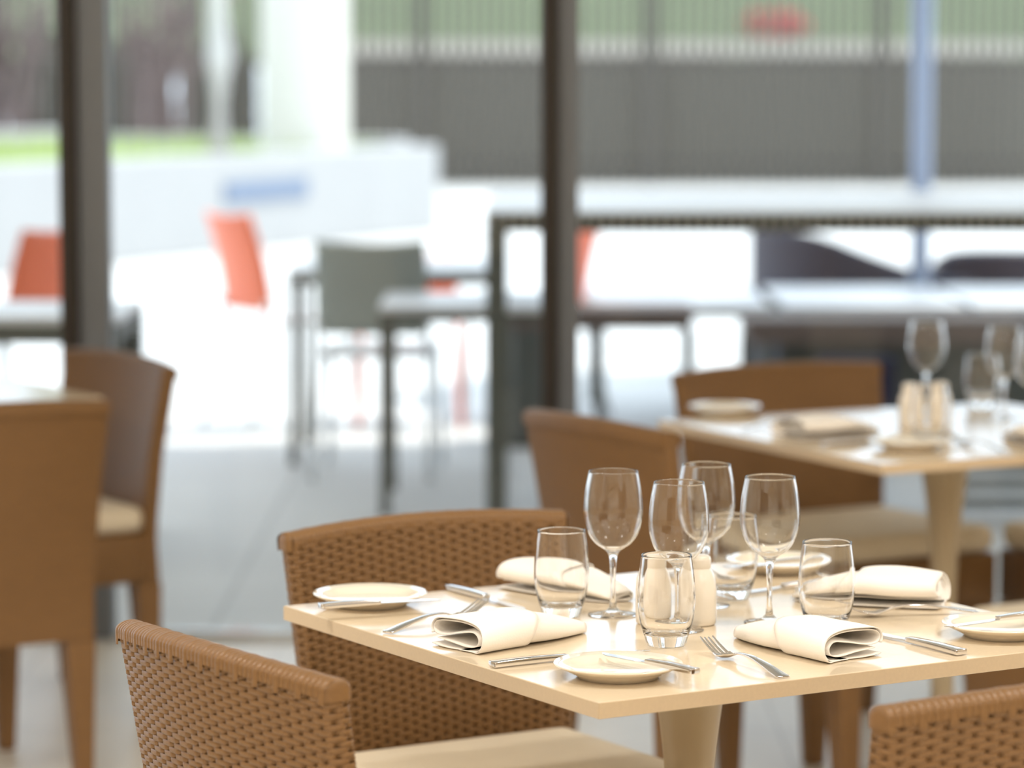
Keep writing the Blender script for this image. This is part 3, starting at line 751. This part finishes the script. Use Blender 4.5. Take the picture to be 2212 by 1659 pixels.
# parasol
ux = px(1985, 15.0)
t = thing('parasol', 'blue grey parasol pole rising behind the bar table', 'parasol', (ux, 15.0, PG))
MB().tube([(0, 0, 0.05), (0, 0, 2.9)], 0.046, 16).obj('pole', 'pole', t, smooth=True)
MB().lathe([(0, 0), (0.28, 0), (0.28, 0.04), (0.06, 0.07), (0, 0.07)], 32).obj('base', 'dark_frame', t)
mb = MB(); n = 8
mb.add([(0, 0, 2.95)] + [(1.5 * math.cos(2 * math.pi * k / n), 1.5 * math.sin(2 * math.pi * k / n), 2.45) for k in range(n)], [(0, 1 + k, 1 + (k + 1) % n) for k in range(n)])
mb.obj('canopy', 'canvas', t)
for k in range(n):
    a = 2 * math.pi * k / n; MB().tube([(0.05 * math.cos(a), 0.05 * math.sin(a), 2.88), (1.45 * math.cos(a), 1.45 * math.sin(a), 2.43)], 0.01, 6).obj('rib', 'pole', t)
# orange and grey terrace chairs (face +y in local space)
def terrace_chair(loc, rz, back, label, legs='pale_metal', group='terrace chairs', seat='white_top', back_w=0.20, z0=0.50, z1=0.83):
    t = thing('terrace_chair', label, 'chair', loc, rz, group)
    rows = []
    for i in range(9):
        z = z0 + (z1 - z0) * i / 8; q = i / 8; row = []
        for k in range(11):
            s = -1 + 2 * k / 10; w = back_w * (1.04 - 0.05 * q); row.append((s * w, -0.20 - 0.10 * q + 0.015 * math.sin(q * 3) + 0.03 * s * s, z - 0.012 * (1 - s * s) * q))
        rows.append(row)
    o = MB().sheet(rows).obj('backrest', back, t, smooth=True); m = o.modifiers.new('thick', 'SOLIDIFY'); m.thickness = 0.012
    MB().box(-0.21, 0.21, -0.20, 0.22, 0.44, 0.468).obj('seat', seat, t, bevel=0.01)
    for sx in (-1, 1):
        MB().tube([(sx * .20, 0.20, 0.45), (sx * .215, 0.235, 0.0)], 0.012, 8).obj('leg', legs, t, smooth=True)
        MB().tube([(sx * .20, -0.17, 0.45), (sx * .215, -0.28, 0.0)], 0.012, 8).obj('leg', legs, t, smooth=True)
        MB().tube([(sx * .20, -0.185, 0.45), (sx * back_w * .98, -0.19, z0 + 0.04)], 0.012, 8).obj('back_post', legs, t, smooth=True)
    return t
terrace_chair((px(812, 11.7), 11.95, PG), R(-4), 'grey_mesh', 'grey backed terrace chair with white seat at the white table', back_w=0.20, z0=0.53, z1=0.875)
terrace_chair((px(612, 13.4), 13.5, PG), R(-58), 'orange', 'orange backed terrace chair seen from its side near white table', z0=0.50, z1=0.90)
terrace_chair((px(-4, 12.4), 12.6, PG), R(58), 'orange', 'orange backed terrace chair beyond the grey terrace table', z0=0.50, z1=0.88)
terrace_chair((px(1150, 13.0), 13.75, PG), R(70), 'orange', 'orange backed terrace chair half hidden by the window post', z0=0.46, z1=0.90)
terrace_chair((px(880, 13.3), 13.6, PG), R(182), 'orange', 'orange chair tucked on the far side of the white table', legs='orange', z0=0.48, z1=0.70)
# planter with lawn
PU = Vector((0.4236, 0.9058, 0)); PN = Vector((-0.9058, 0.4236, 0)); hx, hy = 5.2, 2.0
pc = Vector((-0.67, 30.0, PG)) - PU * hx + PN * hy
t = thing('planter', 'long pale concrete planter with raised back ledge and grass', 'planter', pc, math.atan2(PU.y, PU.x))
MB().box(-hx, hx, -hy, -hy + .3, 0, 0.80).obj('front_wall', 'concrete', t, bevel=0.02)
MB().box(-hx, hx, hy - .3, hy, 0, 0.92).obj('back_wall', 'concrete', t, bevel=0.02)
MB().box(hx - .3, hx, -hy + .301, hy - .301, 0, 0.86).obj('end_wall', 'concrete', t, bevel=0.02)
MB().box(-hx, hx - .301, -hy + .301, hy - .301, 0, 0.72).obj('soil', 'retain', t)
vx = hx - 3.26
MB().box(vx - .7, vx + .7, -hy - .02, -hy - 0.0005, 0.41, 0.58).obj('front_panel', 'front_panel', t)  # flat blue-grey rectangle on the front wall, darker than the concrete
mb = MB()
for k in range(3000):
    x = random.uniform(-hx + .1, hx - .4); y = random.uniform(-hy + .35, hy - .35); h = random.uniform(.08, .24); a = random.uniform(0, 6.28); dx, dy = math.cos(a) * .014, math.sin(a) * .014; l = random.uniform(-.06, .06)
    mb.add([(x - dx, y - dy, .715), (x + dx, y + dy, .715), (x + l, y + l, .715 + h)], [(0, 1, 2)])
tag(mb.obj('grass', 'grass', t, weld=False), 'pale green grass', kind='stuff')
t = thing('column', 'thick round white column rising from the planter', 'column', (px(662, 29), 29.0, 0.716))
MB().lathe([(0, 0), (0.41, 0), (0.41, 0.06), (0.39, 0.08), (0.385, 3.2), (0, 3.2)], 48).obj('shaft', 'column', t, smooth=True); smooth_by_angle(t.children[0].data)
MB().box(-.46, .46, -.46, .46, 3.2005, 3.35).obj('capital', 'column', t)
def tree(loc, label, trunk_r, hgt, nb, m_t, m_b, seed, low=0.7):
    rd = random.Random(seed); t = thing('bare_tree', label, 'tree', loc)
    MB().tube([(0, 0, 0), (0.02, 0, hgt * .3), (-0.02, 0.03, hgt * .65), (0.03, 0, hgt)], [trunk_r * 1.1, trunk_r, trunk_r * .85, trunk_r * .6], 14).obj('trunk', m_t, t, smooth=True)
    mb = MB()
    for k in range(nb):
        z = rd.uniform(low, hgt); a = rd.uniform(0, 6.283); L = rd.uniform(.5, 1.3); d = Vector((math.cos(a), math.sin(a), rd.uniform(-.1, .6)))
        p = Vector((0, 0, z)); pts = [p]; 
        for i in range(4):
            p = p + d * L / 4; d = d + Vector((rd.uniform(-.3, .3), rd.uniform(-.3, .3), rd.uniform(-.35, .1))); d.normalize(); pts.append(p)
        mb.tube(pts, [trunk_r * .22, trunk_r * .18, trunk_r * .13, trunk_r * .09, .006], 5)
        for i in (2, 3):
            q = pts[i]; e = q + Vector((rd.uniform(-.3, .3), rd.uniform(-.3, .3), rd.uniform(-.25, .3))); mb.tube([q, (q + e) / 2 + Vector((0, 0, .04)), e], [.012, .009, .004], 4)
    tag(mb.obj('branches', m_b, t, weld=False), kind='stuff'); return t
tree((px(475, 27.3), 27.3, 0.716), 'slender pale trunk with bare branches beside the white column', 0.11, 2.9, 16, 'bark', 'twig', 3, low=1.2)
def shrub(loc, label, n, spread, h, seed):
    rd = random.Random(seed); t = thing('bare_shrub', label, 'shrub', loc, 0, 'bare shrubs before the dark fence'); mb = MB()
    for k in range(n):
        a = rd.uniform(0, 6.283); r = rd.uniform(.2, 1) * spread; z = rd.uniform(.72, 1.1) * h
        p0 = Vector((rd.uniform(-.6, .6) * spread, rd.uniform(-.6, .6) * spread, 0)); p3 = Vector((math.cos(a) * r, math.sin(a) * r, z)); mid = p0.lerp(p3, rd.uniform(.3, .6)) + Vector((rd.uniform(-.15, .15), 0, .2))
        mb.tube([p0, mid, p3, p3 + Vector((math.cos(a) * .3, math.sin(a) * .3, rd.uniform(-.3, .2)))], [.02, .018, .012, .005], 5)
        for i in range(5):
            q = mid.lerp(p3, rd.random()); mb.tube([q, q + Vector((rd.uniform(-.35, .35), rd.uniform(-.35, .35), rd.uniform(-.1, .35)))], [.011, .004], 4)
    tag(mb.obj('twigs', 'twig', t, weld=False), kind='stuff'); return t
shrub((px(-20, 34), 34.0, PG), 'pinkish bare shrub left of the window post before dark fence', 48, 0.75, 2.5, 5)
shrub((px(345, 34), 34.0, PG), 'pinkish bare shrub between the window post and pale trunk', 34, 0.6, 2.45, 6)
# pale building beyond the fence
t = thing('building', 'pale cream building glimpsed through the fence pickets', 'building', (px(330, 60), 62.0, 3.2))
MB().box(-2.6, 1.6, 0, 3, 0, 6).obj('wall', 'column', t)
for k in range(3): MB().box(-2.1 + 1.25 * k, -1.3 + 1.25 * k, -0.04, -0.001, 0.5, 2.0).obj('window', 'dark_frame', t)
MB().box(-2.8, 1.8, -.2, 3.2, 6.001, 6.2).obj('roof', 'retain', t)
# fence on a retaining wall, lawn bank and path beyond
FY = 42.0; pw = 0.138
t = thing('picket_fence', 'tall dark picket fence with wider posts along the terrace', 'fence', (0, FY, PG))
pk = MB().frus(0.02, 3.3, (-.041, .041, -.012, .012), (-.041, .041, -.012, .012)).data('picket', 'fence')
n0 = int(px(-60, FY) / pw) - 2; n1 = int(px(2270, FY) / pw) + 2
for k in range(n0, n1): link('picket', pk, t, (k * pw, 0, 0))
L0, L1 = n0 * pw, n1 * pw
for z in (0.25, 1.55, 3.0): MB().box(L0, L1, 0.0125, 0.06, z, z + .09).obj('rail', 'fence', t)
x0 = px(910, FY); 
for k in range(-3, 4): MB().box(-.075, .075, -.09, -.0125, 0, 3.4).obj('post', 'fence', t, (x0 + k * 2.97, 0, 0))
struct(MB().box(px(600, FY), 14, FY + .5, FY + .8, PG, 1.62).obj('wall_retaining', 'retain'))
mb = MB(); nx, ny = 40, 16
rows = [[(-20 + 40 * i / nx, FY + .8 + 40 * j / ny, 1.55 + 5.5 * (j / ny) ** 1.1 + .08 * math.sin(i * 1.7 + j)) for i in range(nx + 1)] for j in range(ny + 1)]
struct(mb.sheet(rows).obj('lawn_bank', 'lawn', smooth=True))
rows = [[(px(x, FY + 3) , FY + 1.0 + 1.5 * s + (x - 1200) * 0.0007, 1.66 + 0.20 * s + .02) for s in (0, 1)] for x in range(760, 2300, 100)]
mb = MB().sheet(rows); mb2 = MB().sheet([[(a, b, c - .12) for a, b, c in r] for r in rows]); mb.add(mb2.v, mb2.f)
struct(mb.obj('garden_path', 'path'))
def leafy(name, label, cat, loc, size, n, m, seed, group=None):
    rd = random.Random(seed); mb = MB()
    for k in range(n):
        u = Vector((rd.gauss(0, 1), rd.gauss(0, 1), rd.gauss(0, 1))).normalized() * rd.uniform(.75, 1)
        p = Vector((u.x * size[0], u.y * size[1], size[2] + u.z * size[2])); a = Vector((rd.gauss(0, 1), rd.gauss(0, 1), rd.gauss(0, 1))).normalized(); b = a.orthogonal().normalized(); s = max(0.05, min(size) * .28)
        mb.add([p - a * s, p + b * s * .6, p + a * s, p - b * s * .6], [(0, 1, 2, 3)])
    t = thing(name, label, cat, loc, 0, group); tag(mb.obj('foliage', m, t, weld=False), kind='stuff')
    MB().tube([(0, 0, 0), (0, 0, size[2])], .03, 6).obj('stem', 'bark', t); return t
leafy('flower_bush', 'red flowering bush on the lawn behind the fence', 'bush', (px(1665, 47), 47.0, 1.95), (.5, .35, .2), 400, 'flower', 4)
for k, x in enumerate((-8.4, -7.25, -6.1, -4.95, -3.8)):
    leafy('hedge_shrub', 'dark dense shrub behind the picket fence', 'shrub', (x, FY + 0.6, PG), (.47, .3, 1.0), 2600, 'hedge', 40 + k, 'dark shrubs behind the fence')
